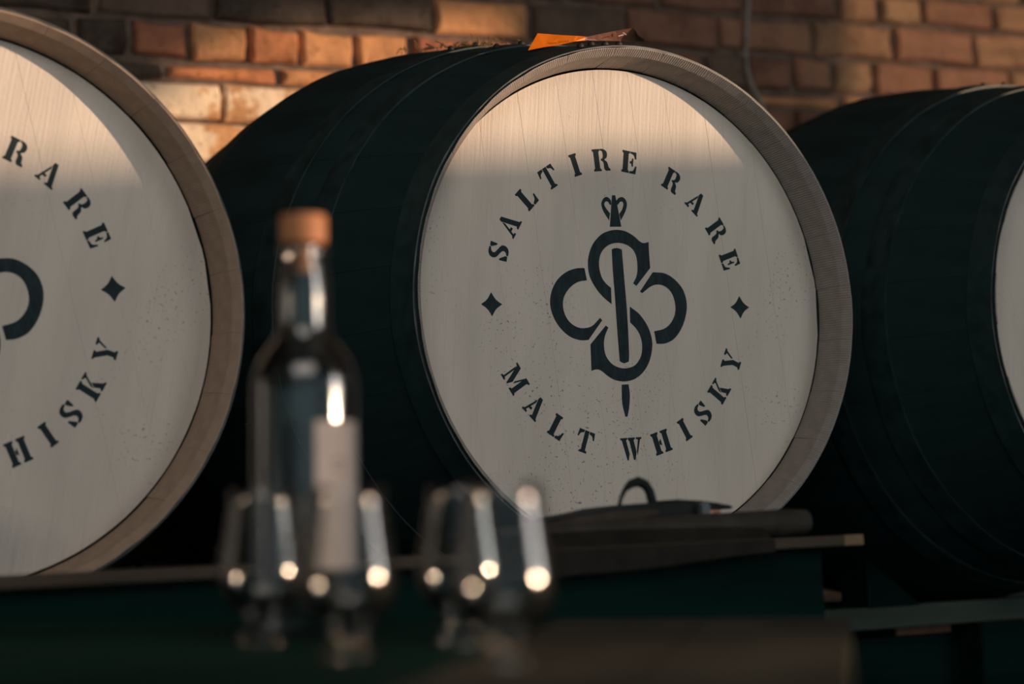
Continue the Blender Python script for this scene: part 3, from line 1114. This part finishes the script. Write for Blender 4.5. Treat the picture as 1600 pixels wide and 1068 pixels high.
tube(bm, [pp(x, y, -0.47) for x, y in loop], rs, 10)
from_bm('strap_loop', bm, M['black_leather'], pouch, True)

tool = empty('copper_tool', px_at_y(1075, 806, -0.47))
tag(tool, 'small pointed copper tool poking out of the dark leather pouch', 'tool')
tp = tool.location.copy()
bm = bmesh.new()
tube(bm, [px_at_y(x, y, -0.475) - tp for x, y in ((1045, 808), (1078, 808), (1092, 804), (1110, 800), (1126, 798))], [0.005, 0.0052, 0.0045, 0.0032, 0.0012], 12)
from_bm('tool_tip', bm, M['copper'], tool, True)
bm = bmesh.new()
tube(bm, [px_at_y(x, y, -0.475) - tp for x, y in ((1000, 811), (1046, 808))], [0.007, 0.0065], 12)
from_bm('tool_handle', bm, M['timber'], tool, True)

# ------------------------------------------------------------------ low table with bottle and glasses
UT = (UU - RR * 0.0127 + DD * 0.0664).normalized()
HT = 0.104


def at_table(px, z):
    """point of the table top seen at picture column px, at depth z"""
    v = DD + RR * ((px - 800) / 3778)
    p = CAM + v * z
    # drop onto the plane along the table's up
    k = (p - CAM).dot(UT) + HT
    return p - UT * (k / UT.dot(UT))


O = at_table(700, 1.75)
tx = (RR - DD * 0.14)
tx = (tx - UT * tx.dot(UT)).normalized()
ty = UT.cross(tx).normalized()
TM = Matrix(((tx.x, ty.x, UT.x, O.x), (tx.y, ty.y, UT.y, O.y), (tx.z, ty.z, UT.z, O.z), (0, 0, 0, 1)))
table = empty('low_table', mat=TM)
tag(table, 'low dark wooden table in the foreground carrying the bottle and four glasses', 'table')
TI = TM.inverted()
vR = TI @ at_table(1322, 2.12)
x1, yb = vR.x, vR.y
nb = 7
bw = (x1 + 0.62) / nb
for k in range(nb):
    m_ = M['table'] if k < 5 else M['table_brown']
    o = boxo('table_board', -0.62 + bw * k + 0.001, -0.62 + bw * (k + 1) - 0.001, -0.55, yb, -0.022, 0, m_, table, 0.0015)
    if k == 5:
        o['label'] = 'browner worn board'
boxo('side_panel', x1 - 0.03, x1 - 0.005, -0.52, yb - 0.02, -0.30, -0.022, M['table_side'], table, 0.002)
for xx in (-0.60, x1 - 0.06):
    for yy in (-0.50, yb - 0.07):
        boxo('leg', xx, xx + 0.05, yy, yy + 0.05, FLOOR + 0.40 + 0.012, -0.022, M['timber'], table, 0.002)


def stand(name, px, z):
    p = at_table(px, z)
    m = TM.copy()
    m.translation = p
    return empty(name, mat=m)


# bottle
bt = stand('whisky_bottle', 475, 1.93)
tag(bt, 'tall clear glass bottle with a wooden stopper and a narrow pale label', 'bottle')
RB = 0.0418
outer = [(0.0, 0.004), (0.030, 0.001), (0.037, 0.0), (0.0407, 0.003), (RB, 0.010), (RB, 0.100), (RB, 0.196), (0.0409, 0.205), (0.0385, 0.214), (0.0345, 0.222), (0.0292, 0.229), (0.0245, 0.235), (0.0215, 0.242), (0.0203, 0.252), (0.0203, 0.268), (0.0196, 0.284), (0.0180, 0.294), (0.0174, 0.298), (0.0186, 0.300), (0.0196, 0.3035), (0.0190, 0.3075), (0.0172, 0.3105), (0.0160, 0.3115)]
inner = [(0.0110, 0.3115), (0.0110, 0.300), (0.0150, 0.285), (0.0162, 0.268), (0.0163, 0.252), (0.0176, 0.241), (0.0215, 0.232), (0.0270, 0.225), (0.0325, 0.218), (0.0363, 0.210), (0.0382, 0.203), (0.0390, 0.195), (0.0390, 0.030), (0.037, 0.022), (0.030, 0.018), (0.0, 0.024)]
bm = bmesh.new()
lathe(bm, outer + inner, 64)
from_bm('bottle_glass', bm, M['bottle'], bt, True)
bm = bmesh.new()
lathe(bm, [(0, 0.290), (0.0100, 0.290), (0.0106, 0.3118), (0.0172, 0.3120), (0.0184, 0.3135), (0.0186, 0.3325), (0.0175, 0.3355), (0, 0.336)], 32)
from_bm('stopper', bm, M['cork'], bt, True)
# label on the side turned to the right of the camera
cdir = (CAM - bt.matrix_world.translation)
loc = TM.to_3x3().inverted() @ cdir
base_a = math.atan2(loc.y, loc.x)
a0, a1 = base_a + math.radians(11), base_a + math.radians(74)
bm = bmesh.new()
N = 16
for (r_) in (RB + 0.0002,):
    ring0, ring1, ring2, ring3 = [], [], [], []
    for i in range(N + 1):
        a = a0 + (a1 - a0) * i / N
        for lst, rr_, h in ((ring0, r_, 0.054), (ring1, r_, 0.170), (ring2, r_ + 0.0004, 0.170), (ring3, r_ + 0.0004, 0.054)):
            lst.append(bm.verts.new((rr_ * math.cos(a), rr_ * math.sin(a), h)))
    for i in range(N):
        for A, B in ((ring0, ring1), (ring1, ring2), (ring2, ring3), (ring3, ring0)):
            bm.faces.new((A[i], A[i + 1], B[i + 1], B[i]))
from_bm('label', bm, M['label'], bt, True)
bm = bmesh.new()
am = base_a + math.radians(38)
for (da, h, wdt) in ((-0.10, 0.138, 0.004), (0.0, 0.140, 0.005), (0.10, 0.138, 0.004), (0.0, 0.132, 0.012)):
    a = am + da
    r_ = RB + 0.0006
    tng = Vector((-math.sin(a), math.cos(a), 0))
    c = Vector((r_ * math.cos(a), r_ * math.sin(a), h))
    tube(bm, [c - tng * wdt * 0.5, c + tng * wdt * 0.5], 0.0007, 4)
from_bm('label_print', bm, M['label_print'], bt)

# tasting glasses
go = [(0.0, 0.0015), (0.012, 0.0), (0.0185, 0.0), (0.0195, 0.002), (0.0185, 0.005), (0.0135, 0.010), (0.0115, 0.015), (0.0140, 0.020), (0.0225, 0.0275), (0.0290, 0.036), (0.0325, 0.046), (0.0330, 0.053), (0.0318, 0.062), (0.0292, 0.076), (0.0262, 0.092), (0.0243, 0.106), (0.0238, 0.1150), (0.0231, 0.1156)]
gi = [(0.0224, 0.1150), (0.0229, 0.106), (0.0248, 0.092), (0.0277, 0.076), (0.0302, 0.062), (0.0314, 0.053), (0.0308, 0.046), (0.0272, 0.037), (0.0200, 0.0300), (0.0100, 0.0265), (0.0, 0.0255)]
bm = bmesh.new()
lathe(bm, go + gi, 56)
bmesh.ops.recalc_face_normals(bm, faces=bm.faces)
gme = bpy.data.meshes.new('tasting_glass')
bm.to_mesh(gme)
bm.free()
for p in gme.polygons:
    p.use_smooth = True
gme.materials.append(M['glass'])
for px, z, lb in ((408, 1.82, 'leftmost small tulip glass, in front of the bottle\'s left side'),
                  (541, 1.64, 'small tulip glass in front of the bottle label, second from the left'),
                  (717, 1.78, 'small tulip glass third from the left, partly behind the rightmost glass'),
                  (784, 1.55, 'rightmost and nearest small tulip glass, overlapping the head of the middle barrel')):
    p = at_table(px, z)
    o = bpy.data.objects.new('tasting_glass', gme)
    col.objects.link(o)
    m = TM.copy()
    m.translation = p
    o.matrix_world = m
    tag(o, lb, 'glass', 'tasting glasses on the low table')
